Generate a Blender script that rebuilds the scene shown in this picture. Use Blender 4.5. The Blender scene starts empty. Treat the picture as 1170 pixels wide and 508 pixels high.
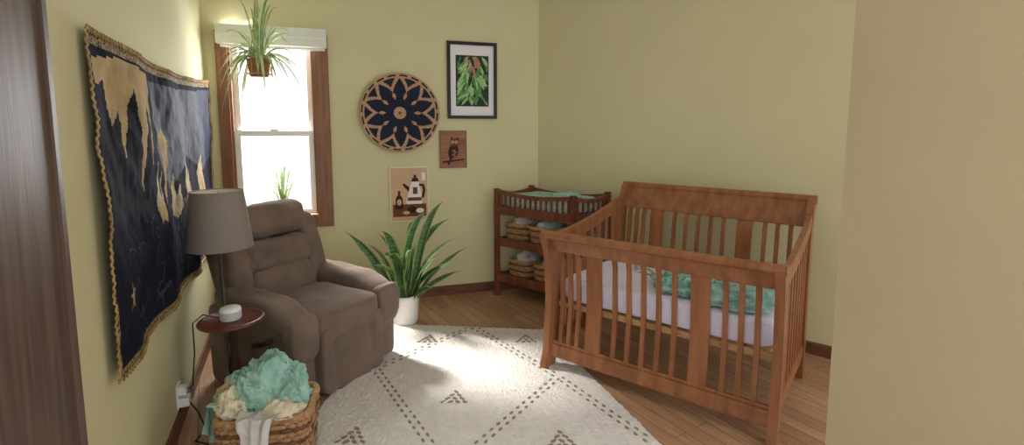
import bpy, math, random
from math import sin, cos, pi, radians
from mathutils import Vector, Matrix, noise
V=Vector
scene=bpy.context.scene
GR=Matrix.Rotation(radians(-17),3,'Z')   # building aligned so the window wall runs along X

# ------------------------------------------------------------------ materials
def S(r,g,b):
    def c(x):
        x/=255.
        return x/12.92 if x<=.04045 else ((x+.055)/1.055)**2.4
    return (c(r),c(g),c(b),1)
def scl(c,k): return (min(1,c[0]*k),min(1,c[1]*k),min(1,c[2]*k),1)
def mat(name,col,rough=.7,var=.12,nscale=8,stretch=(1,1,1),bump=0,bscale=60,metal=0,spec=.3,col2=None,sheen=0,rot=(0,0,0),detail=4,sss=0):
    m=bpy.data.materials.new(name);m.use_nodes=True
    N=m.node_tree.nodes;K=m.node_tree.links
    b=N['Principled BSDF'];b.inputs['Roughness'].default_value=rough
    b.inputs['Metallic'].default_value=metal
    b.inputs['Specular IOR Level'].default_value=spec
    if sheen:
        b.inputs['Sheen Weight'].default_value=sheen
    tc=N.new('ShaderNodeTexCoord');mp=N.new('ShaderNodeMapping')
    mp.inputs['Scale'].default_value=stretch;mp.inputs['Rotation'].default_value=rot
    K.new(tc.outputs['Object'],mp.inputs['Vector'])
    n=N.new('ShaderNodeTexNoise');n.inputs['Scale'].default_value=nscale;n.inputs['Detail'].default_value=detail
    K.new(mp.outputs[0],n.inputs['Vector'])
    r=N.new('ShaderNodeValToRGB')
    r.color_ramp.elements[0].position=.3;r.color_ramp.elements[1].position=.7
    r.color_ramp.elements[0].color=scl(col,1-var);r.color_ramp.elements[1].color=col2 or scl(col,1+var)
    K.new(n.outputs['Fac'],r.inputs[0]);K.new(r.outputs[0],b.inputs['Base Color'])
    if bump:
        n2=N.new('ShaderNodeTexNoise');n2.inputs['Scale'].default_value=bscale;n2.inputs['Detail'].default_value=3
        K.new(mp.outputs[0],n2.inputs['Vector'])
        bp=N.new('ShaderNodeBump');bp.inputs['Strength'].default_value=bump;bp.inputs['Distance'].default_value=.01
        K.new(n2.outputs['Fac'],bp.inputs['Height']);K.new(bp.outputs[0],b.inputs['Normal'])
    return m
def wood(name,col,dark,rough=.4,stretch=(30,30,2.5),rot=(0,0,0),spec=.4):
    return mat(name,dark,rough,0,1.0,stretch,bump=.05,bscale=3,col2=col,rot=rot,spec=spec,detail=6)

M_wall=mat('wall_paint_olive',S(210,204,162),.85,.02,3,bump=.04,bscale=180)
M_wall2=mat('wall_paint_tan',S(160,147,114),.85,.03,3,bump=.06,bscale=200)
M_ceil=mat('ceiling_paint',S(235,235,228),.9,.02,5,bump=.1,bscale=120)
M_base=wood('baseboard_wood',S(128,82,56),S(84,52,36),.45,(6,6,30))
M_trim=wood('window_trim_wood',S(150,106,76),S(116,78,54),.45,(40,40,3))
M_door=wood('door_oak_dark',S(114,92,80),S(74,58,50),.5,(34,34,2.2))
M_crib=wood('crib_cherry_wood',S(160,106,68),S(126,78,48),.33,(22,22,3))
M_cribd=wood('crib_inner_wood',S(200,160,110),S(170,125,80),.5,(10,10,10))
M_ct=wood('changing_table_cherry',S(128,76,52),S(96,54,36),.35,(22,22,3))
M_tab=wood('side_table_walnut',S(128,66,48),S(86,42,30),.3,(14,5,14))
M_white=mat('white_vinyl',S(236,236,232),.45,.02)
M_blind=mat('blind_fabric',S(222,222,216),.8,.03,bump=.1,bscale=300)
M_chair=mat('recliner_microfiber',S(118,101,88),.95,.18,7,bump=.3,bscale=160,sheen=.15,detail=8,spec=.1)
M_rug=mat('rug_wool_white',S(228,223,214),.98,.07,26,bump=1,bscale=90,spec=.05)
M_rugd=mat('rug_wool_taupe',S(150,138,120),.98,.15,60,bump=.6,bscale=150,spec=.05)
M_navy=mat('cotton_navy',S(30,31,42),.95,.3,4,bump=.2,bscale=30,spec=.05)
M_navy2=mat('satin_slate',S(46,50,68),.8,.3,5,bump=.2,bscale=24,spec=.12)
M_gold=mat('cloth_gold',S(178,154,112),.9,.2,8,bump=.3,bscale=60,spec=.05)
M_gold2=mat('cloth_gold_bright',S(168,142,92),.7,.3,14,bump=.3,bscale=80,spec=.15)
M_braid=mat('braid_gold_black',S(44,38,30),.8,.1,90,col2=S(176,150,106),bump=.6,bscale=120,detail=1,spec=.1)
M_bnavy=mat('basket_navy_raffia',S(30,34,54),.75,.25,60,bump=.5,bscale=150)
M_btan=mat('basket_tan_raffia',S(186,150,116),.75,.2,60,bump=.5,bscale=150)
M_black=mat('frame_black',S(26,26,28),.4,.1)
M_mat=mat('mat_board_white',S(232,228,226),.8,.01)
M_wick=mat('wicker',S(170,132,92),.7,.3,40,bump=.4,bscale=150)
M_wickd=mat('wicker_dark',S(114,80,56),.7,.3,40)
M_pot=mat('ceramic_white',S(236,234,228),.3,.01)
M_inner=mat('lampshade_lining',S(236,230,218),.9,.01)
M_soil=mat('soil',S(52,40,30),.95,.4,60)
M_leaf=mat('leaf_dark_green',S(58,92,58),.45,.25,12,(1,1,6),col2=S(98,132,82))
M_leafe=mat('leaf_edge_yellowgreen',S(146,164,96),.45,.15,12)
M_spid=mat('spider_leaf',S(118,156,92),.5,.25,14,col2=S(184,208,144))
M_spidw=mat('spider_leaf_stripe',S(206,218,170),.5,.08)
M_mint=mat('muslin_mint',S(142,188,172),.95,.12,12,bump=.5,bscale=50,col2=S(176,212,198),spec=.05)
M_mintd=mat('muslin_sea_green',S(84,156,134),.9,.3,50,col2=S(178,222,204),bump=.3,bscale=40,detail=1)
M_cream=mat('muslin_cream',S(222,212,182),.9,.1,12,bump=.3,bscale=60)
M_yell=mat('cloth_mustard',S(206,184,122),.9,.15,12,bump=.3,bscale=60)
M_clw=mat('cloth_white',S(208,205,198),.9,.05,12,bump=.4,bscale=40)
M_sheet=mat('crib_sheet_lilac_white',S(222,218,234),.85,.04,14,bump=.15,bscale=40)
M_shade=mat('lampshade_linen',S(140,131,120),.9,.06,60,(1,1,4),bump=.3,bscale=200)
M_metal=mat('lamp_metal',S(110,104,98),.35,.05,metal=.8)
M_plas=mat('plastic_white',S(238,238,236),.35,.01)
M_plasg=mat('speaker_fabric',S(196,198,198),.8,.08,80)
M_cord=mat('cord_black',S(24,22,22),.5,.1)
M_tan=mat('paper_tan',S(206,172,138),.8,.06,14)
M_brn=mat('print_brown',S(112,66,46),.8,.2,30)
M_dbrn=mat('print_dark_brown',S(56,36,28),.8,.2,30)
M_plaq=wood('plaque_wood',S(160,108,72),S(120,74,46),.5,(4,4,30))
M_artbg=mat('art_dark_green',S(30,52,36),.6,.4,40)
M_artg=mat('art_green',S(84,136,76),.6,.3,40)
M_artl=mat('art_light_green',S(156,192,126),.6,.25,40)
M_artr=mat('art_terracotta',S(176,120,98),.6,.3,40)
M_pota=mat('planter_terracotta_wood',S(142,98,62),.7,.2,30)
M_jute=mat('jute_cord',S(176,150,104),.9,.2,60)
M_pad=mat('pad_cover_print',S(214,224,218),.85,.1,70,col2=S(132,170,154),detail=0)

def floor_mat():
    m=bpy.data.materials.new('floor_oak_planks');m.use_nodes=True
    N=m.node_tree.nodes;K=m.node_tree.links;b=N['Principled BSDF']
    b.inputs['Roughness'].default_value=.38
    tc=N.new('ShaderNodeTexCoord');mp=N.new('ShaderNodeMapping')
    mp.inputs['Rotation'].default_value=(0,0,radians(75))
    K.new(tc.outputs['Object'],mp.inputs[0])
    br=N.new('ShaderNodeTexBrick');br.inputs['Scale'].default_value=1
    br.inputs['Brick Width'].default_value=.9;br.inputs['Row Height'].default_value=.083
    br.inputs['Mortar Size'].default_value=.0018;br.inputs['Bias'].default_value=0
    br.inputs['Color1'].default_value=S(190,150,116);br.inputs['Color2'].default_value=S(166,126,94)
    br.inputs['Mortar'].default_value=S(96,68,48)
    K.new(mp.outputs[0],br.inputs['Vector'])
    mp2=N.new('ShaderNodeMapping');mp2.inputs['Scale'].default_value=(3,40,1)
    K.new(mp.outputs[0],mp2.inputs[0])
    n=N.new('ShaderNodeTexNoise');n.inputs['Scale'].default_value=1.2;n.inputs['Detail'].default_value=6
    K.new(mp2.outputs[0],n.inputs['Vector'])
    r=N.new('ShaderNodeValToRGB');r.color_ramp.elements[0].color=(.65,.65,.65,1);r.color_ramp.elements[1].color=(1.1,1.1,1.1,1)
    r.color_ramp.elements[0].position=.3;r.color_ramp.elements[1].position=.65
    K.new(n.outputs['Fac'],r.inputs[0])
    mx=N.new('ShaderNodeMix');mx.data_type='RGBA';mx.blend_type='MULTIPLY';mx.inputs[0].default_value=.8
    K.new(br.outputs['Color'],mx.inputs[6]);K.new(r.outputs[0],mx.inputs[7])
    K.new(mx.outputs[2],b.inputs['Base Color'])
    return m
M_floor=floor_mat()
def glass_mat():
    m=bpy.data.materials.new('window_glass');m.use_nodes=True
    N=m.node_tree.nodes;K=m.node_tree.links
    N.remove(N['Principled BSDF']);o=N['Material Output']
    t=N.new('ShaderNodeBsdfTransparent');g=N.new('ShaderNodeBsdfGlossy');g.inputs['Roughness'].default_value=.02
    x=N.new('ShaderNodeMixShader');x.inputs[0].default_value=.05
    K.new(t.outputs[0],x.inputs[1]);K.new(g.outputs[0],x.inputs[2]);K.new(x.outputs[0],o.inputs[0])
    return m
M_glass=glass_mat()

# ------------------------------------------------------------------ mesh builder
class MB:
    def __init__(s): s.v=[];s.f=[];s.m=[];s.s=[];s.mats=[]
    def mi(s,m):
        if m not in s.mats: s.mats.append(m)
        return s.mats.index(m)
    def add(s,vs,fs,m,smooth=False):
        o=len(s.v);s.v+= [V(p) for p in vs];k=s.mi(m)
        for f in fs: s.f.append([i+o for i in f]);s.m.append(k);s.s.append(smooth)
    def box(s,c,h,m,R=None):
        c=V(c);vs=[]
        for x in(-1,1):
            for y in(-1,1):
                for z in(-1,1):
                    p=V((x*h[0],y*h[1],z*h[2]))
                    vs.append(c+(R@p if R else p))
        s.add(vs,[(0,1,3,2),(4,6,7,5),(0,4,5,1),(2,3,7,6),(0,2,6,4),(1,5,7,3)],m)
    def bb(s,x0,x1,y0,y1,z0,z1,m):
        s.box(((x0+x1)/2,(y0+y1)/2,(z0+z1)/2),(abs(x1-x0)/2,abs(y1-y0)/2,abs(z1-z0)/2),m)
    def extr(s,poly,o,ex,ey,ez,m,smooth=False):
        o,ex,ey,ez=V(o),V(ex),V(ey),V(ez);n=len(poly)
        a=[o+ex*p[0]+ey*p[1] for p in poly];b=[p+ez for p in a]
        s.add(a+b,[list(range(n))[::-1],list(range(n,2*n))],m)
        s.add(a+b,[(i,(i+1)%n,n+(i+1)%n,n+i) for i in range(n)],m,smooth)
    def tube(s,pts,r,m,n=8,closed=False,sx=1):
        pts=[V(p) for p in pts];N=len(pts);vs=[]
        rr=r if isinstance(r,(list,tuple)) else [r]*N
        prev=None
        for i,p in enumerate(pts):
            if closed: t=(pts[(i+1)%N]-pts[i-1])
            else: t=pts[min(i+1,N-1)]-pts[max(i-1,0)]
            t.normalize()
            if prev is None:
                u=V((0,0,1)) if abs(t.z)<.9 else V((1,0,0))
            else: u=prev
            a=(u-t*u.dot(t)).normalized();prev=a;b=t.cross(a)
            for k in range(n):
                w=2*pi*k/n;vs.append(p+(a*cos(w)+b*sin(w)*sx)*rr[i])
        fs=[]
        for i in range(N if closed else N-1):
            j=(i+1)%N
            for k in range(n): fs.append((i*n+k,i*n+(k+1)%n,j*n+(k+1)%n,j*n+k))
        if not closed: fs+= [list(range(n))[::-1],[(N-1)*n+k for k in range(n)]]
        s.add(vs,fs,m,True)
    def lathe(s,prof,c,m,n=32,smooth=True):
        c=V(c);vs=[]
        for r,z in prof:
            for k in range(n): vs.append(c+V((r*cos(2*pi*k/n),r*sin(2*pi*k/n),z)))
        fs=[]
        for i in range(len(prof)-1):
            for k in range(n): fs.append((i*n+k,i*n+(k+1)%n,(i+1)*n+(k+1)%n,(i+1)*n+k))
        s.add(vs,fs,m,smooth)
        if prof[0][0]>1e-5: s.add(vs[:n],[list(range(n))[::-1]],m)
        if prof[-1][0]>1e-5: s.add(vs[-n:],[list(range(n))],m)
    def band(s,prof,c,m,n=48):
        c=V(c);vs=[c+V((r*cos(2*pi*k/n),r*sin(2*pi*k/n),z)) for r,z in prof for k in range(n)]
        s.add(vs,[(i*n+k,i*n+(k+1)%n,(i+1)*n+(k+1)%n,(i+1)*n+k) for i in range(len(prof)-1) for k in range(n)],m,True)
    def sell(s,c,h,m,R=None,e=.4,nu=36,nv=22,fn=None,e2=None):
        c=V(c);vs=[];e2=e2 or e
        def pw(x,q): return math.copysign(abs(x)**q,x)
        for i in range(nv+1):
            ph=-pi/2+pi*i/nv
            for j in range(nu):
                th=2*pi*j/nu
                p=V((h[0]*pw(cos(ph),e)*pw(cos(th),e2),h[1]*pw(cos(ph),e)*pw(sin(th),e2),h[2]*pw(sin(ph),e)))
                if fn: p=fn(p)
                vs.append(c+(R@p if R else p))
        fs=[(i*nu+j,i*nu+(j+1)%nu,(i+1)*nu+(j+1)%nu,(i+1)*nu+j) for i in range(nv) for j in range(nu)]
        s.add(vs,fs,m,True)
    def blade(s,p0,p1,p2,w,m,me=None,n=12,side=None,fold=.25,pw=.7):
        p0,p1,p2=V(p0),V(p1),V(p2);vs=[]
        for i in range(n+1):
            t=i/n;p=p0*(1-t)**2+p1*2*t*(1-t)+p2*t*t
            tg=((p1-p0)*(1-t)+(p2-p1)*t).normalized()
            sd=side or tg.cross(V((0,0,1)))
            if sd.length<1e-3: sd=V((1,0,0))
            sd=(sd-tg*sd.dot(tg)).normalized();up=sd.cross(tg)
            ww=w*(.35+.65*sin(pi*min(1,t*1.0+.12))**pw)*(1 if t<.75 else max(.02,(1-t)/.25))*.5
            for q in(-1,-.75,0,.75,1):
                vs.append(p+sd*ww*q+up*abs(q)*ww*fold*2)
        for i in range(n):
            for k in range(4):
                mm=me if (me and k in(0,3)) else m
                a=i*5+k
                s.add([vs[a],vs[a+1],vs[a+6],vs[a+5]],[(0,1,2,3)],mm,True)
    def build(s,name,bevel=0,warp=None,merge=False):
        vs=[GR@(warp(p) if warp else p) for p in s.v]
        xs=[p.x for p in vs];ys=[p.y for p in vs];zs=[p.z for p in vs]
        o=V(((min(xs)+max(xs))/2,(min(ys)+max(ys))/2,min(zs)))
        me=bpy.data.meshes.new(name);me.from_pydata([tuple(p-o) for p in vs],[],s.f)
        for m in s.mats: me.materials.append(m)
        me.polygons.foreach_set('material_index',s.m);me.polygons.foreach_set('use_smooth',s.s)
        me.update()
        ob=bpy.data.objects.new(name,me);ob.location=o;scene.collection.objects.link(ob)
        if merge:
            w=ob.modifiers.new('weld','WELD');w.merge_threshold=.0003
        if bevel:
            b=ob.modifiers.new('bevel','BEVEL');b.width=bevel;b.segments=2;b.limit_method='ANGLE';b.angle_limit=radians(40)
        return ob

# ------------------------------------------------------------------ room frames
L0=V((-2.385,3.870,0));BD=V((.9563,.2924,0));BN=V((.2924,-.9563,0))
LD=V((.414,-.910,0));LN=V((.910,.414,0))
R0=V((.249,4.675,0));RD=V((.769,-.639,0));RN=V((-.639,-.769,0))
Z=V((0,0,1));CH=2.71
def wb(mb,o,d,n,s0,s1,z0,z1,n0,n1,m):
    mb.extr([(s0,z0),(s1,z0),(s1,z1),(s0,z1)],o+n*n0,d,Z,n*(n1-n0),m)
def BW(s,z,n=0): return L0+BD*s+Z*z+BN*n
WS0,WS1,WZ0,WZ1=.15,.80,.79,2.24
m=MB()
T=-.14
wb(m,L0,BD,BN,-.15,WS0,0,CH,T,0,M_wall);wb(m,L0,BD,BN,WS1,2.76,0,CH,T,0,M_wall)
wb(m,L0,BD,BN,WS0,WS1,0,WZ0,T,0,M_wall);wb(m,L0,BD,BN,WS0,WS1,WZ1,CH,T,0,M_wall)
m.build('wall_back')
m=MB();wb(m,L0,LD,LN,0,3.9,0,CH,-.14,0,M_wall);m.build('wall_left')
m=MB();wb(m,R0,RD,RN,-.05,3.6,0,CH,-.14,0,M_wall);m.build('wall_right')
E=V((.925,1.36,0));ED=V((.5,-.866,0));EN=V((-.866,-.5,0))
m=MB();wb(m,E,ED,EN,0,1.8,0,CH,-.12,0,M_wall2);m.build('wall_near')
m=MB();wb(m,E,ED,EN,0.005,1.8,0,.09,0,.012,M_base);m.build('baseboard_near',.003)
m=MB();m.extr([(-3.4,-.6),(3.4,-.6),(3.4,5.2),(-3.4,5.2)],(0,0,-.05),(1,0,0),(0,1,0),(0,0,.05),M_floor);m.build('floor')
ce=R0+RD*3.6;cl=L0+LD*3.9
m=MB();m.extr([(L0.x-.1,L0.y+.03),(cl.x-.1,cl.y),(cl.x,-.5),(ce.x,-.5),(ce.x+.1,ce.y+.1),(R0.x+.1,R0.y+.12)],(0,0,CH),(1,0,0),(0,1,0),(0,0,.05),M_ceil);m.build('ceiling')
m=MB();wb(m,L0,BD,BN,0,2.75,0,.085,0,.014,M_base);m.build('baseboard_back',.004)
m=MB();wb(m,R0,RD,RN,0,3.5,0,.085,0,.014,M_base);m.build('baseboard_right',.004)
m=MB();wb(m,L0,LD,LN,0,2.88,0,.085,0,.014,M_base);m.build('baseboard_left',.004)
m=MB();wb(m,L0,LD,LN,2.89,3.85,0,CH-.01,0,.028,M_door);wb(m,L0,LD,LN,2.89,2.915,0,CH-.01,.028,.036,M_door);m.build('door_1',.004)

# ------------------------------------------------------------------ window
m=MB()
W=lambda *a: wb(m,L0,BD,BN,*a)
W(.085,.165,.70,2.28,0,.022,M_trim);W(.785,.905,.70,2.28,0,.022,M_trim)
W(.165,.785,.70,.80,0,.022,M_trim);W(.165,.785,2.2,2.28,0,.022,M_trim)
W(.165,.785,.79,.815,-.02,.075,M_trim)
W(WS0,WS0+.03,WZ0,WZ1,-.13,0,M_trim);W(WS1-.03,WS1,WZ0,WZ1,-.13,0,M_trim)
W(WS0,WS1,WZ1-.02,WZ1,-.13,0,M_trim);W(WS0,WS1,WZ0,WZ0+.02,-.13,-.02,M_white)
def sash(z0,z1,n):
    a,b=WS0+.03,WS1-.03;w=.042
    W(a,a+w,z0,z1,n,n+.035,M_white);W(b-w,b,z0,z1,n,n+.035,M_white)
    W(a+w,b-w,z0,z0+w,n,n+.035,M_white);W(a+w,b-w,z1-w,z1,n,n+.035,M_white)
    W(a+w,b-w,z0+w,z1-w,n+.015,n+.02,M_glass)
sash(.81,1.505,-.06);sash(1.465,2.22,-.1)
W(.44,.50,1.505,1.52,-.055,-.025,M_white)
m.build('window_1',.003)
m=MB();W=lambda *a: wb(m,L0,BD,BN,*a)
W(.11,.90,2.17,2.315,.023,.1,M_blind);W(.13,.885,2.15,2.17,.04,.05,M_blind);W(.108,.902,2.235,2.243,.1,.104,M_white)
m.build('roller_blind',.006)

# ------------------------------------------------------------------ woven wall basket
m=MB();R=.33;c=BW(1.475,1.66,.012);na,nr=240,50
def bmat(r,a):
    k=10;x=((a/(2*pi)*k)%1)-.5;x=abs(x)*2   # 0 at petal axis
    if r<.05: return M_wickd
    if r<.17: return M_btan
    if r<.30: return M_bnavy
    y=1-x
    if r<.56:
        if y<.34*(1-abs(r-.45)/.11): return M_btan
        return M_bnavy
    if r<.90:
        w=(.90-r)/.34*.98
        if x<w: return M_bnavy
        if y<(r-.68)/.22*.62: return M_bnavy     # dark wedges coming in from the rim
        return M_btan
    if r<.935: return M_btan
    if r<.975: return M_bnavy if int(a/(2*pi)*60)%3 else M_btan
    return M_btan
vs=[]
for i in range(nr+1):
    r=i/nr
    for j in range(na):
        a=2*pi*j/na;h=.008*abs(sin(r*pi*18))+.035*r**2
        vs.append(c+BD*(R*r*cos(a))+Z*(R*r*sin(a))+BN*h)
for i in range(nr):
    for j in range(na):
        q=[i*na+j,i*na+(j+1)%na,(i+1)*na+(j+1)%na,(i+1)*na+j]
        m.add([vs[k] for k in q],[(0,1,2,3)],bmat((i+.5)/nr,2*pi*(j+.5)/na),True)
m.tube([c+BD*R*cos(2*pi*j/96)+Z*R*sin(2*pi*j/96)+BN*.035 for j in range(96)],.007,M_btan,8,True)
m.build('woven_wall_basket',merge=True)

# ------------------------------------------------------------------ flat art helpers
def flat(mb,pts,s0,z0,k,n,mm,d=.0012):
    mb.extr([(s0+p[0]*k,z0+p[1]*k) for p in pts],L0+BN*n,BD,Z,BN*d,mm)
def ell(cx,cy,rx,ry,rot=0,n=20):
    return [(cx+rx*cos(a)*cos(rot)-ry*sin(a)*sin(rot),cy+rx*cos(a)*sin(rot)+ry*sin(a)*cos(rot)) for a in [2*pi*i/n for i in range(n)]]
def leaf2(cx,cy,l,w,rot):
    pts=[(l*(t-.5),w*sin(pi*t)**.8*.5) for t in [i/8 for i in range(9)]]+[(l*(t-.5),-w*sin(pi*t)**.8*.5) for t in [i/8 for i in range(7,0,-1)]]
    return [(cx+x*cos(rot)-y*sin(rot),cy+x*sin(rot)+y*cos(rot)) for x,y in pts]
m=MB();W=lambda *a: wb(m,L0,BD,BN,*a)
a,b,z0,z1=1.89,2.343,1.615,2.292;w=.028
O=0
W(a,a+w,z0,z1,O,.028,M_black);W(b-w,b,z0,z1,O,.028,M_black);W(a+w,b-w,z0,z0+w,O,.028,M_black);W(a+w,b-w,z1-w,z1,O,.028,M_black)
W(a+w,b-w,z0+w,z1-w,O,.012,M_mat)
W(1.967,2.268,1.725,2.175,.012,.0135,M_artbg)
random.seed(3)
for i in range(120):
    cx=random.uniform(1.985,2.25);cy=random.uniform(1.745,2.155)
    l=random.uniform(.08,.15);rot=random.gauss(1.57,.35)+(cx-2.118)*5
    dx=abs(l/2*cos(rot))+.008;dy=abs(l/2*sin(rot))+.008
    cx=min(max(cx,1.967+dx),2.268-dx);cy=min(max(cy,1.725+dy),2.175-dy)
    mm=random.choice([M_artg,M_artg,M_artl,M_artl,M_artbg])
    if abs(cx-2.12)<.07 and 2.0<cy<2.13 and random.random()<.5: mm=M_artr
    flat(m,leaf2(cx,cy,l,random.uniform(.02,.036),rot),0,0,1,.0135+i*.00002,mm,.0003)
m.build('framed_botanical_print')
m=MB();W=lambda *a: wb(m,L0,BD,BN,*a)
W(1.813,2.06,1.172,1.509,0,.016,M_trim);W(1.828,2.045,1.187,1.494,.016,.018,M_plaq)
def F(p,mm,n=.018,d=.001): flat(m,p,1.936,1.34,1,n,mm,d)
F(ell(.0,-.02,.045,.075,-.2),M_dbrn);F(ell(.012,.062,.042,.036),M_brn,.0185)
F([(-.022,.085),(-.018,.115),(.002,.095)],M_dbrn,.0185);F([(.026,.095),(.046,.112),(.046,.082)],M_dbrn,.0185)
F(ell(-.004,.065,.014,.014),M_tan,.0195);F(ell(.028,.065,.014,.014),M_tan,.0195)
F(ell(-.004,.065,.006,.006),M_dbrn,.0205);F(ell(.028,.065,.006,.006),M_dbrn,.0205)
F([(.008,.058),(.017,.058),(.012,.042)],M_dbrn,.0205)
for i in range(5): F(ell(.004+.012*(i%2),-.01-.018*i,.018,.008),M_plaq,.0195)
F([(-.095,-.105),(.095,-.085),(.095,-.098),(-.095,-.12)],M_dbrn,.0185)
F([(-.03,-.08),(-.012,-.08),(-.04,-.14),(-.055,-.135)],M_dbrn,.0185)
m.build('owl_wall_plaque',.002)
m=MB();W=lambda *a: wb(m,L0,BD,BN,*a)
W(1.368,1.712,.70,1.197,0,.016,M_cream);W(1.382,1.698,.716,1.181,.016,.018,M_tan)
def F(p,mm,n=.018,d=.001): flat(m,p,1.54,.95,1,n,mm,d)
F([(-.145,-.2),(.145,-.2),(.145,-.09),(-.145,-.09)],M_brn)
F([(-.02,-.09),(.10,-.09),(.115,-.07),(.10,.02),(.08,.11),(.02,.11),(-.005,.02),(-.03,-.07)],M_mat,.0185)
F([(-.02,-.06),(.105,-.06),(.108,-.03),(-.015,-.03)],M_brn,.0195)
F([(.015,.11),(.085,.11),(.07,.145),(.03,.145)],M_dbrn,.0185);F(ell(.05,.158,.012,.014),M_dbrn,.0185)
F([(-.005,.02),(-.05,.07),(-.06,.09),(-.045,.095),(0,.06)],M_dbrn,.0185)
F([(.085,.09),(.13,.085),(.14,.03),(.125,-.04),(.105,-.03),(.118,.03),(.112,.068),(.085,.07)],M_dbrn,.0185)
F([(.03,.0),(.07,.0),(.07,.06),(.03,.06)],M_brn,.0195)
F([(-.125,-.13),(-.055,-.13),(-.06,-.04),(-.075,-.01),(-.105,-.01),(-.12,-.04)],M_dbrn,.0195)
F([(-.1,-.01),(-.08,-.01),(-.08,.03),(-.1,.03)],M_dbrn,.0195);F(ell(-.09,-.07,.02,.028),M_tan,.0205)
F(ell(.02,-.14,.04,.03),M_dbrn,.0195);F(ell(.09,-.15,.035,.022),M_mat,.0195);F(ell(-.03,-.165,.03,.015),M_yell,.0205)
F([(.11,.12),(.14,.12),(.14,.19),(.11,.19)],M_mat,.0185)
m.build('coffee_pot_print',.001)

# ------------------------------------------------------------------ tapestry
def inpoly(x,y,p):
    c=False;n=len(p)
    for i in range(n):
        x1,y1=p[i];x2,y2=p[i-1]
        if (y1>y)!=(y2>y) and x<(x2-x1)*(y-y1)/(y2-y1)+x1: c=not c
    return c
def star(cx,cy,r,sq=1,n=5,inn=.42,r0=.3):
    return [(cx+sq*(r if i%2==0 else r*inn)*cos(r0+pi*i/n),cy+(r if i%2==0 else r*inn)*sin(r0+pi*i/n)) for i in range(2*n)]
gold=[[(.02,.93),(.10,.955),(.20,.955),(.27,.945),(.275,.80),(.262,.60),(.25,.80),(.235,.84),(.222,.66),(.207,.50),(.197,.72),(.18,.80),(.165,.88),(.14,.80),(.125,.62),(.11,.79),(.08,.74),(.062,.88),(.04,.86),(.02,.86)],
 [(.33,.72),(.35,.62),(.37,.42),(.385,.6),(.40,.7),(.37,.75)]]
gold_b=[[(.27,.44),(.285,.50),(.295,.62),(.305,.50),(.315,.44),(.33,.58),(.345,.44),(.36,.40),(.34,.36),(.31,.38),(.29,.37)],
 [(.42,.42),(.44,.56),(.46,.44),(.49,.50),(.50,.38),(.46,.34),(.43,.36)],
 [(.54,.50),(.56,.62),(.58,.50),(.62,.56),(.64,.40),(.58,.34),(.55,.38)],
 [(.72,.5),(.76,.60),(.80,.50),(.84,.36),(.78,.34)],
 star(.085,.20,.052,.55)]
slate=[[(.30,.93),(.97,.95),(.97,.55),(.8,.5),(.6,.62),(.42,.48),(.33,.6)]]
m=MB();nu,nv=280,120
S0,S1=2.585,.10
def tp(u,v):
    s=S0+(S1-S0)*u
    zt=1.816+(1.875-1.816)*u-.045*sin(pi*u);zb=.686+(.63-.686)*u
    z=zb+(zt-zb)*v
    n=.026+.012*sin(9*u*(S0)+4*v)*(1-v*.4)+.012*noise.noise(V((u*7,v*5,1)))+.02*(1-v)*sin(22*u)*.4+.007*noise.noise(V((u*22,v*14,3)))+.0025*noise.noise(V((u*60+v*9,v*26,5)))
    n=max(.012,n)
    return L0+LD*s+Z*z+LN*n
G=[[tp(i/nu,j/nv) for j in range(nv+1)] for i in range(nu+1)]
vs=[G[i][j] for i in range(nu+1) for j in range(nv+1)]
m.v+=vs
for i in range(nu):
    for j in range(nv):
        u=(i+.5)/nu;v=(j+.5)/nv
        mm=M_navy
        if any(inpoly(u,v,p) for p in slate): mm=M_navy2
        if any(inpoly(u,v,p) for p in gold): mm=M_gold
        if any(inpoly(u,v,p) for p in gold_b): mm=M_gold2
        if mm is M_navy and v<.42 and abs(noise.noise(V((u*16,v*9,7))))<.018 and .08<u<.6: mm=M_navy2
        bu=.012
        if u<bu or u>1-bu or v<.028 or v>.965: mm=M_braid
        m.f.append([i*(nv+1)+j,(i+1)*(nv+1)+j,(i+1)*(nv+1)+j+1,i*(nv+1)+j+1]);m.m.append(m.mi(mm));m.s.append(True)
def edge(t):
    if t<1: return tp(t,1)
    if t<2: return tp(1,2-t)
    if t<3: return tp(3-t,0)
    return tp(0,t-3)
for k in range(4):
    cnt=200 if k%2==0 else 90
    pts=[]
    for i in range(cnt+1):
        p=edge(min(3.9999,k+i/cnt*.9999))
        off=.009*(1 if i%2 else -1)
        if k%2==0: p=p+Z*off
        else: p=p+LD*off
        pts.append(p+LN*.004)
    m.tube(pts,.0038,M_gold2,5)
m.build('wall_tapestry')

# ------------------------------------------------------------------ crib (bilinear footprint)
def quadwarp(A,B,C,D,LL,WW):
    A,B,C,D=[V(p) for p in(A,B,C,D)]
    def w(p):
        u=p.x/LL;v=p.y/WW
        q=A*(1-u)*(1-v)+B*u*(1-v)+C*u*v+D*(1-u)*v
        return V((q.x,q.y,p.z))
    return w
def lerp(x,T):
    if x<=T[0][0]: return T[0][1]
    for i in range(len(T)-1):
        if x<=T[i+1][0]:
            k=(x-T[i][0])/(T[i+1][0]-T[i][0]);k=k*k*(3-2*k);return T[i][1]+(T[i+1][1]-T[i][1])*k
    return T[-1][1]
CL,CW=1.38,.80
vf=lambda z: lerp(z,[(0,-.02),(.16,.004),(.45,.022),(.70,.012),(.90,-.030)])
vb=lambda z: CW+lerp(z,[(0,.03),(.16,.0),(.6,-.01),(.85,.01),(1.12,.095)])
cribw=quadwarp((.225,3.03,0),(1.275,2.205,0),(1.78,2.86,0),(.81,3.72,0),CL,CW)
m=MB()
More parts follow.
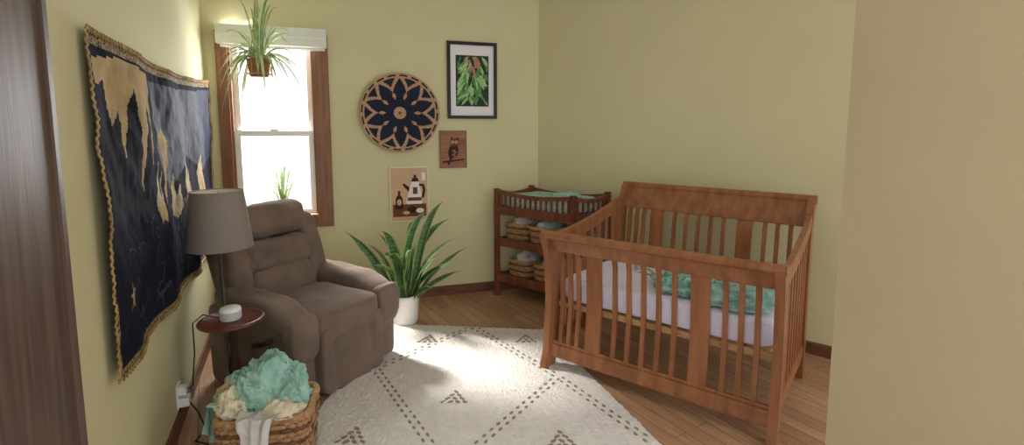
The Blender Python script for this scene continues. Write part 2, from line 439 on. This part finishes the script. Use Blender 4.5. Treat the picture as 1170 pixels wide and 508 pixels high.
def board(vc,z0,z1,th,u0,u1,mm,n=12,tf=None):
    zs=[z0+(z1-z0)*i/n for i in range(n+1)]
    h=lambda z: (tf(z) if tf else th)/2
    poly=[(vc(z)-h(z),z) for z in zs]+[(vc(z)+h(z),z) for z in zs[::-1]]
    m.extr(poly,(u0,0,0),(0,1,0),(0,0,1),(u1-u0,0,0),mm,True)
HF,HB=.88,1.10
pw=lambda z: lerp(z,[(0,.10),(.12,.082),(.5,.082),(.8,.095),(.9,.08)])
for u in(0,CL-.045):
    board(vf,0,HF+.005,0,u,u+.045,M_crib,18,pw)
    board(vb,0,HB+.0,0,u,u+.045,M_crib,18,pw)
def roll(vc,z,r,u0,u1,dirn):
    c=(vc(z)+dirn*.012,z)
    m.extr(ell(c[0],c[1],r,r*.8,0,20),(u0,0,0),(0,1,0),(0,0,1),(u1-u0,0,0),M_crib,True)
board(vf,HF-.115,HF,.034,.04,CL-.04,M_crib,8);roll(vf,HF-.01,.03,-.004,CL+.004,-1)
board(vf,.085,.165,.032,.04,CL-.04,M_crib,4)
board(vf,.165,.185,.02,.04,CL-.04,M_crib,3)
board(vb,HB-.17,HB,.034,.04,CL-.04,M_crib,8);roll(vb,HB-.012,.034,-.006,CL+.006,1)
board(vb,.22,.31,.03,.04,CL-.04,M_crib,4)
def slats(vc,z0,z1,segs):
    for a,b in segs: board(vc,z0,z1,.018,a,b,M_crib,10)
w1,w2=.335,.925
fs=[(w1-.05,w1+.05),(w2,w2+.10)]
def fill(a,b,n): 
    g=(b-a)/(n+1);return [(a+g*(i+1)-.013,a+g*(i+1)+.013) for i in range(n)]
segs=fs+fill(.045,w1-.05,3)+fill(w1+.05,w2,5)+fill(w2+.10,CL-.045,3)
slats(vf,.16,HF-.1,segs);slats(vb,.3,HB-.15,segs)
zt=lambda v: HF-.02+(HB-.09-HF+.02)*(max(0,v)/CW)**1.7
for u in(.004,CL-.034):
    n=16;vv=[.0+(CW)*i/n for i in range(n+1)]
    poly=[(v,zt(v)) for v in vv]+[(v,zt(v)-.085) for v in vv[::-1]]
    m.extr(poly,(u,0,0),(0,1,0),(0,0,1),(.03,0,0),M_crib,True)
    m.bb(u,u+.028,.03,CW-.03,.14,.22,M_crib)
    for i in range(8):
        v=.085+(CW-.17)*i/7
        m.bb(u+.006,u+.022,v-.013,v+.013,.2,zt(v)-.06,M_crib)
m.bb(.05,CL-.05,.05,.075,.39,.425,M_cribd);m.bb(.05,CL-.05,CW-.075,CW-.05,.39,.425,M_cribd)
for i in range(12):
    u=.07+i*(CL-.17)/11;m.bb(u,u+.03,.05,CW-.05,.40,.42,M_cribd)
m.build('wooden_crib',.004,cribw)
m=MB()
m.sell((CL/2,CW/2,.505),(CL/2-.055,CW/2-.055,.078),M_sheet,e=.22,nu=60,nv=18,e2=.16)
m.build('crib_mattress',0,cribw)
def heap(mb,c,h,mm,seed,nu=56,nv=30,amp=.3,fr=5,mm2=None,flatb=True,rot=0,fold=.07,e=1):
    c=V(c);vs=[]
    o=V((seed*3.1,seed,0))
    for i in range(nv+1):
        ph=-pi/2+pi*i/nv
        for j in range(nu):
            th=2*pi*j/nu;d=V((cos(ph)*cos(th),cos(ph)*sin(th),sin(ph)))
            w_=d*1.1+V((noise.noise(d*1.5+o),noise.noise(d*1.5+o+V((5,5,5))),noise.noise(d*1.5-o)))*.7
            n1=noise.noise(w_*1.6+o)
            rid=1-abs(noise.noise(w_*2.6-o))*3.2
            rid2=1-abs(noise.noise(w_*5.2+o*2))*3
            k=1+amp*n1*.8+fold*rid+fold*.45*rid2
            p=V((d.x*h[0]*k,d.y*h[1]*k,d.z*h[2]*k))
            if flatb and p.z<0: p.z*=.15
            p=Matrix.Rotation(rot,3,'Z')@p
            vs.append(c+p)
    for i in range(nv):
        for j in range(nu):
            q=[i*nu+j,i*nu+(j+1)%nu,(i+1)*nu+(j+1)%nu,(i+1)*nu+j]
            cc=(vs[q[0]]+vs[q[2]])/2
            mat_=mm2 if (mm2 and noise.noise(cc*14+V((seed,0,0)))>.08) else mm
            mb.add([vs[k] for k in q],[(0,1,2,3)],mat_,True)
m=MB()
heap(m,(1.08,.23,.600),(.19,.14,.085),M_mint,1,amp=.5,fold=.13,nu=80,nv=44)
heap(m,(1.12,.50,.600),(.15,.17,.08),M_mintd,5,amp=.5,fold=.13,nu=80,nv=44)
heap(m,(.80,.28,.600),(.18,.14,.07),M_mintd,2,amp=.5,fold=.13,mm2=M_mint,nu=80,nv=44)
heap(m,(.78,.48,.600),(.17,.15,.08),M_mint,22,amp=.5,fold=.13,nu=80,nv=44)
heap(m,(.55,.52,.590),(.2,.12,.03),M_clw,7,amp=.4)
m.build('muslin_blanket',0,cribw,merge=True)

# ------------------------------------------------------------------ changing table
TL,TW,TH=.88,.42,1.0
ctw=quadwarp((-.165,4.40,0),(.49,3.86,0),(.83,4.06,0),(.185,4.595,0),TL,TW)
m=MB()
P=.038
for u in(0,TL-P):
    for v in(0,TW-P): m.bb(u,u+P,v,v+P,0,TH if v>0 else TH-.01,M_ct)
for z in(.17,.50,.79):
    m.bb(.0,TL,.0,TW,z,z+.022,M_ct)
    m.bb(0.01,TL-.01,.004,.024,z-.03,z+.045,M_ct);m.bb(.004,.024,P,TW-P,z-.03,z+.045,M_ct)
    m.bb(0.01,TL-.01,TW-.024,TW-.004,z-.03,z+.045,M_ct);m.bb(TL-.024,TL-.004,P,TW-P,z-.03,z+.045,M_ct)
def rail(axis,v):
    n=14;LLn=TL if axis=='u' else TW
    tz=lambda t: TH-.012-.035*sin(pi*t)
    top=[(t/n*LLn,tz(t/n)) for t in range(n+1)];bot=[(a,z-.035) for a,z in top[::-1]]
    if axis=='u': m.extr(top+bot,(0,v,0),(1,0,0),(0,0,1),(0,.024,0),M_ct)
    else: m.extr(top+bot,(v,0,0),(0,1,0),(0,0,1),(.024,0,0),M_ct)
    k=14 if axis=='u' else 6
    for i in range(k):
        a=P+(LLn-2*P)*(i+.5)/k;z=tz(a/LLn)-.03
        if axis=='u': m.bb(a-.008,a+.008,v+.006,v+.018,.8,z,M_ct)
        else: m.bb(v+.006,v+.018,a-.008,a+.008,.8,z,M_ct)
rail('u',.006);rail('u',TW-.03);rail('v',.006);rail('v',TL-.03)
m.build('changing_table',.002,ctw)
m=MB()
def padf(p):
    p=V(p)
    if p.z>0: p.z*=.6+.4*min(1,(abs(p.y)/.17)**2)
    return p
m.sell((TL/2,TW/2,.893),(.37,.165,.078),M_pad,e=.3,fn=padf,e2=.2)
m.sell((TL/2,TW/2,.928),(.34,.125,.028),M_mint,e=.4,e2=.3)
heap(m,(.62,.2,.95),(.13,.10,.04),M_mint,9,amp=.4,fold=.1)
m.build('changing_pad',0,ctw,merge=True)

def wicker(mb,c,hx,hy,h,rot=0,rows=12,taper=.9,rs=.011,m1=M_wick,m2=M_wickd,seg=72):
    Rz=Matrix.Rotation(rot,3,'Z');c=V(c)
    def loop(i,t,amp,off,ph):
        a=2*pi*t
        e=.35;x=math.copysign(abs(cos(a))**e,cos(a));y=math.copysign(abs(sin(a))**e,sin(a))
        k=(taper+(1-taper)*i);o=amp*sin(ph+seg/4*a)
        return Rz@V(((hx*k+o)*x,(hy*k+o)*y,0))
    for r in range(rows):
        i=r/(rows-1);z=rs+(h-2*rs)*i
        pts=[c+loop(i,t/seg,rs*.45,0,pi*(r%2))+Z*z for t in range(seg)]
        mb.tube(pts,rs*.95,m1 if r%3 else m2,6,True)
    for t in range(0,seg,4):
        pts=[c+loop(q/6,t/seg,0,0,0)+Z*(h*q/6) for q in range(7)]
        mb.tube(pts,rs*.8,m2,5)
    pts=[c+loop(1.02,t/seg,0,0,0)+Z*h for t in range(seg)]
    mb.tube(pts,rs*1.35,m1,8,True)
    mb.box(c+Z*.008,(hx*taper,hy*taper,.006),m2,Rz.to_3x3())
for (u,z,mm,sd) in((.19,.523,M_clw,3),(.47,.523,M_mint,4),(.22,.193,M_clw,6),(.52,.193,M_cream,8)):
    m=MB();wicker(m,(u,.18,z),.115,.13,.15,rows=8,seg=48,rs=.01)
    heap(m,(u,.18,z+.11),(.095,.11,.10),mm,sd,amp=.35,nu=40,nv=24,mm2=M_clw,fold=.12)
    m.build('storage_basket',0,ctw,merge=True)

# ------------------------------------------------------------------ recliner
FC=V((-.955,2.825,0));ang=radians(-28)
RC=Matrix.Rotation(ang,3,'Z')
m=MB()
def C(p): return FC+RC@V(p)
def part(c,h,e=.35,tilt=0,fn=None,nu=48,nv=28,mm=M_chair,yaw=0,e2=None):
    Rl=RC@Matrix.Rotation(yaw,3,'Z')@Matrix.Rotation(tilt,3,'Y')
    m.sell(C(c),h,mm,Rl,e,nu,nv,fn,e2)
def wr(k=.006,f=9,seed=0):
    def g(p):
        n=noise.noise(p*f+V((seed,0,0)))*k+noise.noise(p*f*2.7+V((0,seed,0)))*k*.5
        return p+p.normalized()*n
    return g
def tuft(cols,rows,hy,hz,dep,k=.006):
    w=wr(k,9,hy*50)
    def g(p):
        p=w(p)
        d=0
        for a in cols:
            for b in rows:
                q=((p.y-a)/.035)**2+((p.z-b)/.035)**2;d+=math.exp(-q)
        for a in cols: d+=.35*math.exp(-((p.y-a)/.014)**2)
        for b in rows: d+=.25*math.exp(-((p.z-b)/.014)**2)
        return p-V((min(1.2,d)*dep if p.x>0 else 0,0,0))
    return g
part((-.43,0,.22),(.39,.345,.205),.12,fn=wr(.003),nu=60)
part((-.03,0,.205),(.065,.24,.195),.22,fn=tuft([-.14,0,.14],[.08,-.06],.2,.2,.05),nu=120,nv=60)
part((-.27,0,.415),(.30,.245,.085),.45,fn=wr(.016,6,3),e2=.3,nu=60)
for sgn in(-1,1):
    part((-.40,sgn*.325,.245),(.375,.078,.24),.16,fn=wr(.006,7,sgn),nu=60)
    def armf(p,sgn=sgn):
        p=V(p);t=p.x/.36
        p.z+=-.04*max(0,t-.45)*2-.02*t+.014*noise.noise(p*9+V((sgn,2,0)));p.y*=1+.12*max(0,t)
        return p
    part((-.37,sgn*.325,.505),(.37,.093,.075),.6,fn=armf,nu=60)
    part((-.035,sgn*.325,.38),(.055,.09,.13),.5,fn=wr(.014,8,sgn+4))
    part((-.71,sgn*.27,.70),(.10,.075,.25),.5,tilt=-.32,fn=wr(.012,8,sgn+6))
tl=-.36
part((-.80,0,.60),(.085,.31,.38),.3,tilt=tl,fn=wr(.006,6,9))
part((-.63,0,.53),(.11,.225,.12),.5,tilt=tl,fn=wr(.018,8,12))
part((-.70,0,.70),(.13,.245,.105),.5,tilt=tl,fn=tuft([-.085,.085],[0],.2,.2,.05,k=.02),nu=80,nv=44)
def headf(p):
    q=V(p);return q+q.normalized()*(.022*noise.noise(q*7+V((4,4,4)))+.014*noise.noise(q*14))
part((-.785,0,.91),(.14,.285,.115),.55,tilt=tl,fn=headf,nu=64,nv=36)
m.tube([C((-.28,-.40,.33)),C((-.28,-.445,.34)),C((-.20,-.45,.36)),C((-.12,-.45,.40))],[.01,.01,.012,.016],M_dbrn,8)
for x in(-.1,-.72):
    for y in(-.28,.28): m.lathe([(.03,0),(.03,.04)],C((x,y,.016)) if x>-.3 else C((x,y,0)),M_cord,12)
m.build('recliner_chair')

# ------------------------------------------------------------------ rug
m=MB();RA,RB_,RC_,RD_=V((-1.12,1.35,0)),V((.99,1.45,0)),V((.24,3.58,0)),V((-.98,3.70,0))
def rg(u,v,z=0):
    q=RA*(1-u)*(1-v)+RB_*u*(1-v)+RC_*u*v+RD_*(1-u)*v;return V((q.x,q.y,z))
nu=260;nv=280;vs=[]
for i in range(nu+1):
    for j in range(nv+1):
        u,v=i/nu,j/nv;e=min(u,1-u,v,1-v)
        p=rg(u,v);z=.002+.011*min(1,e/.008)+.008*abs(noise.noise(V((u*55,v*70,0))))+.003*noise.noise(V((u*120,v*150,0)))
        if e<.004: p=p+V((noise.noise(V((u*60,v*60,2)))*.02,noise.noise(V((u*60,v*60,5)))*.02,0))
        p.z=max(.002,z);vs.append(p)
m.add(vs,[(i*(nv+1)+j,(i+1)*(nv+1)+j,(i+1)*(nv+1)+j+1,i*(nv+1)+j+1) for i in range(nu) for j in range(nv)],M_rug,True)
def dash(x,y,a,l=.03,w=.015):
    d=V((cos(a),sin(a),0));q=V((-sin(a),cos(a),0));c=V((x,y,.0135))
    m.extr(ell(0,0,l/2,w/2,0,8),c,d,q,Z*.0045,M_rugd)
def dline(a,b,double=True,step=.06):
    a,b=V(a),V(b);L=(b-a).length;an=math.atan2((b-a).y,(b-a).x);q=V((-sin(an),cos(an)))
    for i in range(int(L/step)):
        p=a+(b-a)*(i+.5)*step/L
        dash(p.x+q.x*.018,p.y+q.y*.018,an)
        if double: dash(p.x-q.x*.018+(b-a).x/L*step/2,p.y-q.y*.018+(b-a).y/L*step/2,an)
def motif(x,y,k=.05):
    for r in range(4):
        for s_ in range(r+1): dash(x+(s_-r/2)*k*.8,y+(1.5-r)*k*.7,.7 if s_*2<r else -.7,.038,.018)
dline((-.86,2.95),(-.28,2.02));dline((.28,2.85),(-.28,2.02));dline((.28,2.85),(-.3,3.62));dline((-.86,2.95),(-.3,3.62))
dline((.28,2.85),(.68,2.2));dline((-.28,2.02),(.3,1.4));dline((-.28,2.02),(-.9,1.4))
motif(-.32,2.62);motif(-.78,2.27);motif(.24,2.24);motif(-.6,3.4);motif(.1,3.4)
m.build('area_rug')

# ------------------------------------------------------------------ potted snake plant
m=MB();pc=V((-.845,3.74,0))
m.lathe([(.0,0),(.092,0),(.1,.02),(.112,.21),(.115,.235),(.105,.235),(.102,.2),(0,.2)],pc,M_pot,40)
m.lathe([(0,.2),(.101,.201)],pc+Z*.003,M_soil,24)
tips=[(-.42,.52,-.1,.42),(-.24,.47,.1,.62),(-.13,.53,-.15,.7),(.33,.74,0,.62),(.42,.46,-.1,.6),(.50,.36,.05,.45),(.47,.22,-.12,.4),(-.40,.26,-.12,.35),
 (.07,.54,.12,.9),(.20,.64,.05,.75),(.27,.12,-.25,.5),(-.28,.15,-.28,.4),(.12,.42,-.3,.7),(-.08,.38,-.3,.8),(.36,.58,.12,.6),(-.33,.36,.15,.6),(.30,.34,-.2,.6),(-.2,.3,-.3,.6),(.44,.32,-.22,.5)]
random.seed(5)
for i,(dx,dz,dy,ct) in enumerate(tips):
    a=random.uniform(0,6.28);p0=pc+V((.045*cos(a)+dx*.1,.045*sin(a),.2));tip=pc+V((dx,dy,.235+dz))
    mid=p0+(tip-p0)*.45;mid.z=p0.z+(tip.z-p0.z)*(ct+.15)+.06;mid.x=p0.x+(tip.x-p0.x)*.3
    m.blade(p0,mid,tip,.078,M_leaf,M_leafe,14,fold=.3,side=V((.9,.5*sin(i*1.3),.1)) if dz>.5 else V((.25,1,.55*(-1 if dx>0 else 1)*-1)))
m.build('potted_snake_plant')

# ------------------------------------------------------------------ spider plants
def spider(mb,c,n,spread,up,down,seed,w=.014,ax=V((1,0,0)),ay=V((0,.8,0))):
    random.seed(seed);c=V(c)
    for i in range(n):
        a=2*pi*i/n+random.uniform(-.3,.3);r=spread*random.uniform(.55,1.05)
        hz=random.uniform(-down,up*.6) if random.random()<.75 else up*random.uniform(.7,1)
        if hz>up*.6: r*=.5
        d=ax*cos(a)+ay*sin(a)
        p2=c+d*r+Z*hz;p1=c+d*r*.5+Z*(max(.12,hz*.6+.16)*1.15)
        mb.blade(c+d*.02,p1,p2,w*random.uniform(.8,1.25),M_spid if i%3 else M_spidw,M_spidw,12,fold=.35)
m=MB();hc=V((-1.823,3.60,1.89))
m.lathe([(0,0),(.055,0),(.062,.01),(.078,.105),(.082,.125),(.072,.125),(.068,.1),(0,.1)],hc,M_pota,28)
spider(m,hc+Z*.11,54,.33,.42,.38,2,.024)
for k in range(3):
    a=2*pi*k/3+.4
    m.tube([hc+V((.083*cos(a),.083*sin(a),.01)),hc+V((.086*cos(a),.086*sin(a),.12)),hc+V((.0,.0,.58))],.0028,M_jute,5)
m.tube([hc+V((.083*cos(2*pi*k/20),.083*sin(2*pi*k/20),.02)) for k in range(20)],.004,M_jute,5,True)
m.tube([hc+Z*.58,V((hc.x,hc.y,CH-.02))],.003,M_jute,5);m.lathe([(.012,0),(.012,.02)],(hc.x,hc.y,CH-.02),M_metal,10)
m.build('hanging_spider_plant')
m=MB();sc=BW(.52,.816,.042)
m.lathe([(0,0),(.024,0),(.032,.07),(.027,.07),(0,.06)],sc,M_pot,20)
spider(m,sc+Z*.06,34,.20,.34,-.02,11,.014,ax=BD,ay=BN*.22)
m.build('potted_spider_plant')

# ------------------------------------------------------------------ side table, speaker, lamp
tc=V((-1.435,2.425,0));m=MB()
m.lathe([(0,.528),(.13,.528),(.152,.534),(.157,.542),(.152,.55),(.14,.553),(.135,.549),(0,.549)],tc,M_tab,48)
m.lathe([(0,.13),(.02,.13),(.026,.16),(.017,.19),(.015,.22),(.028,.27),(.03,.31),(.017,.36),(.014,.42),(.022,.45),(.014,.48),(.03,.51),(.07,.528)],tc,M_dbrn,24)
for k in range(3):
    a=2*pi*k/3+.5;d=V((cos(a),sin(a),0))
    m.tube([tc+Z*.17,tc+d*.05+Z*.16,tc+d*.1+Z*.08,tc+d*.135+Z*.012],[.016,.016,.013,.011],M_dbrn,8)
m.build('round_side_table')
m=MB();ec=tc+V((.0,-.01,.5495))
m.lathe([(0,0),(.046,0),(.05,.006),(.05,.052),(.046,.06),(.04,.063),(0,.063)],ec,M_plas,36);m.lathe([(.0505,.008),(.0508,.045)],ec,M_plasg,36)
m.build('smart_speaker')
m=MB();lc=V((-1.59,2.62,0))
m.lathe([(0,0),(.085,0),(.085,.012),(.03,.02),(.009,.03),(.008,.9),(0,.9)],lc,M_metal,28)
zb_,zt_,rb,rt=.875,1.18,.163,.128
m.band([(rb,zb_),(rt,zt_)],lc,M_shade)
m.band([(rb-.003,zb_),(rt-.003,zt_)],lc,M_inner)
for z,r in((zb_,rb),(zt_,rt)):
    m.tube([lc+V(((r-.001)*cos(2*pi*k/48),(r-.001)*sin(2*pi*k/48),z)) for k in range(48)],.003,M_shade,6,True)
for k in range(3):
    a=2*pi*k/3;m.tube([lc+Z*1.13,lc+V((.127*cos(a),.127*sin(a),1.165))],.002,M_metal,5)
m.lathe([(.008,.9),(.018,.92),(.018,.97),(.03,1.0),(.034,1.04),(.02,1.08),(0,1.09)],lc,M_pot,20)
m.tube([lc+Z*1.09,lc+Z*1.15],.004,M_metal,6)
m.build('floor_lamp')

# ------------------------------------------------------------------ laundry basket with muslins
bc=V((-1.06,2.03,0));m=MB()
wicker(m,bc+Z*.018,.18,.14,.30,rot=.2,rows=15,seg=88,rs=.012,taper=.86)
heap(m,bc+V((0,0,.2)),(.145,.115,.10),M_cream,1,amp=.15)
m.build('laundry_basket',merge=True)
m=MB()
heap(m,bc+V((.01,.03,.335)),(.15,.12,.165),M_mint,3,amp=.35,fold=.10,nu=150,nv=90)
heap(m,bc+V((-.05,-.02,.36)),(.09,.08,.12),M_mint,14,amp=.4,fold=.12,nu=110,nv=60)
heap(m,bc+V((-.14,.04,.33)),(.09,.09,.10),M_mintd,4,amp=.3,fold=.12,nu=90,nv=60)
heap(m,bc+V((-.11,-.06,.33)),(.07,.07,.085),M_cream,6,amp=.3,fold=.14,nu=80,nv=50)
heap(m,bc+V((-.16,-.01,.35)),(.05,.05,.07),M_yell,8,amp=.3,fold=.14)
heap(m,bc+V((.09,-.07,.33)),(.08,.06,.05),M_cream,12,amp=.3,fold=.14)
def drape(top,out,side,w,l,mm,seed):
    top,out,side=V(top),V(out),V(side);nu,nv=40,30;vs=[]
    for i in range(nu+1):
        for j in range(nv+1):
            a=(i/nu-.5);t=j/nv
            d=l*t*(1+.18*sin(a*5+seed))
            if d<.1: p=out*(-.06+d)+Z*(.02*sin(pi*d/.2))
            else: p=out*(.04+.01*sin((d-.1)*8))+Z*(.02-(d-.1))
            p=p+side*a*w*(1+.25*sin(4*t+seed))+out*(.008*sin(a*17+seed+3*t)+.014*noise.noise(V((a*6,t*4,seed+3))))
            vs.append(top+p+V((0,0,.02*noise.noise(V((a*4,t*3,seed))))))
    m.add(vs,[(i*(nv+1)+j,(i+1)*(nv+1)+j,(i+1)*(nv+1)+j+1,i*(nv+1)+j+1) for i in range(nu) for j in range(nv)],mm,True)
drape(bc+V((.03,-.155,.34)),(.1,-1,0),(1,.1,0),.13,.25,M_clw,1)
drape(bc+V((-.18,-.02,.34)),(-1,-.2,0),(0,-1,0),.17,.26,M_mint,2)
m.build('muslin_cloth',merge=True)

# ------------------------------------------------------------------ outlet & cords
m=MB();wb(m,L0,LD,LN,1.60,1.68,.10,.22,0,.006,M_plas)
wb(m,L0,LD,LN,1.615,1.665,.165,.205,.006,.04,M_plas);wb(m,L0,LD,LN,1.61,1.67,.105,.15,.006,.05,M_plas)
m.build('wall_outlet',.003)
m=MB()
o=L0+LD*1.64+LN*.045
m.tube([o+Z*.185,o+Z*.2+LN*.02,o+LN*.03+Z*.35-LD*.05,L0+LD*1.5+LN*.06+Z*.48,tc+V((-.16,.02,.56)),tc+V((-.08,.0,.554)),tc+V((-.04,-.01,.556))],.0035,M_cord,6)
m.tube([o+Z*.12,o+LN*.04+Z*.06+LD*.02,o+LN*.08+Z*.008+LD*.1,o+LN*.05+Z*.006+LD*.2,o+LN*.11+Z*.006+LD*.25],.0035,M_cord,6)
m.build('power_cord')

# ------------------------------------------------------------------ lights / world
w=bpy.data.worlds.new('World');scene.world=w;w.use_nodes=True
bg=w.node_tree.nodes['Background'];bg.inputs[0].default_value=(.97,.97,1,1);bg.inputs[1].default_value=1.95
def area(name,loc,tgt,sx,sy,e,col=(1,1,1)):
    loc=GR@V(loc);tgt=GR@V(tgt)
    l=bpy.data.lights.new(name,'AREA');l.shape='RECTANGLE';l.size=sx;l.size_y=sy;l.energy=e;l.color=col
    o=bpy.data.objects.new(name,l);o.location=loc;o.rotation_euler=(tgt-loc).to_track_quat('-Z','Y').to_euler();scene.collection.objects.link(o);return o
area('window_daylight',BW(.475,1.75,-.45),BW(1.1,.4,1.6),.9,1.5,105,(.97,.98,1))
sl=bpy.data.lights.new('sun','SUN');sl.energy=26;sl.angle=radians(16);sl.color=(1,.97,.94)
so=bpy.data.objects.new('sun',sl);so.rotation_euler=(GR@V((1.40,-.83,-1.55))).to_track_quat('-Z','Y').to_euler();scene.collection.objects.link(so)

cam=bpy.data.cameras.new('camera');co=bpy.data.objects.new('camera',cam);scene.collection.objects.link(co)
cam.sensor_width=36;cam.lens=560/1170*36;cam.shift_y=-45/1170;cam.clip_start=.02
co.location=(0,0,1.5);co.rotation_euler=(radians(84),0,radians(-17))
scene.camera=co
scene.view_settings.view_transform='Standard'
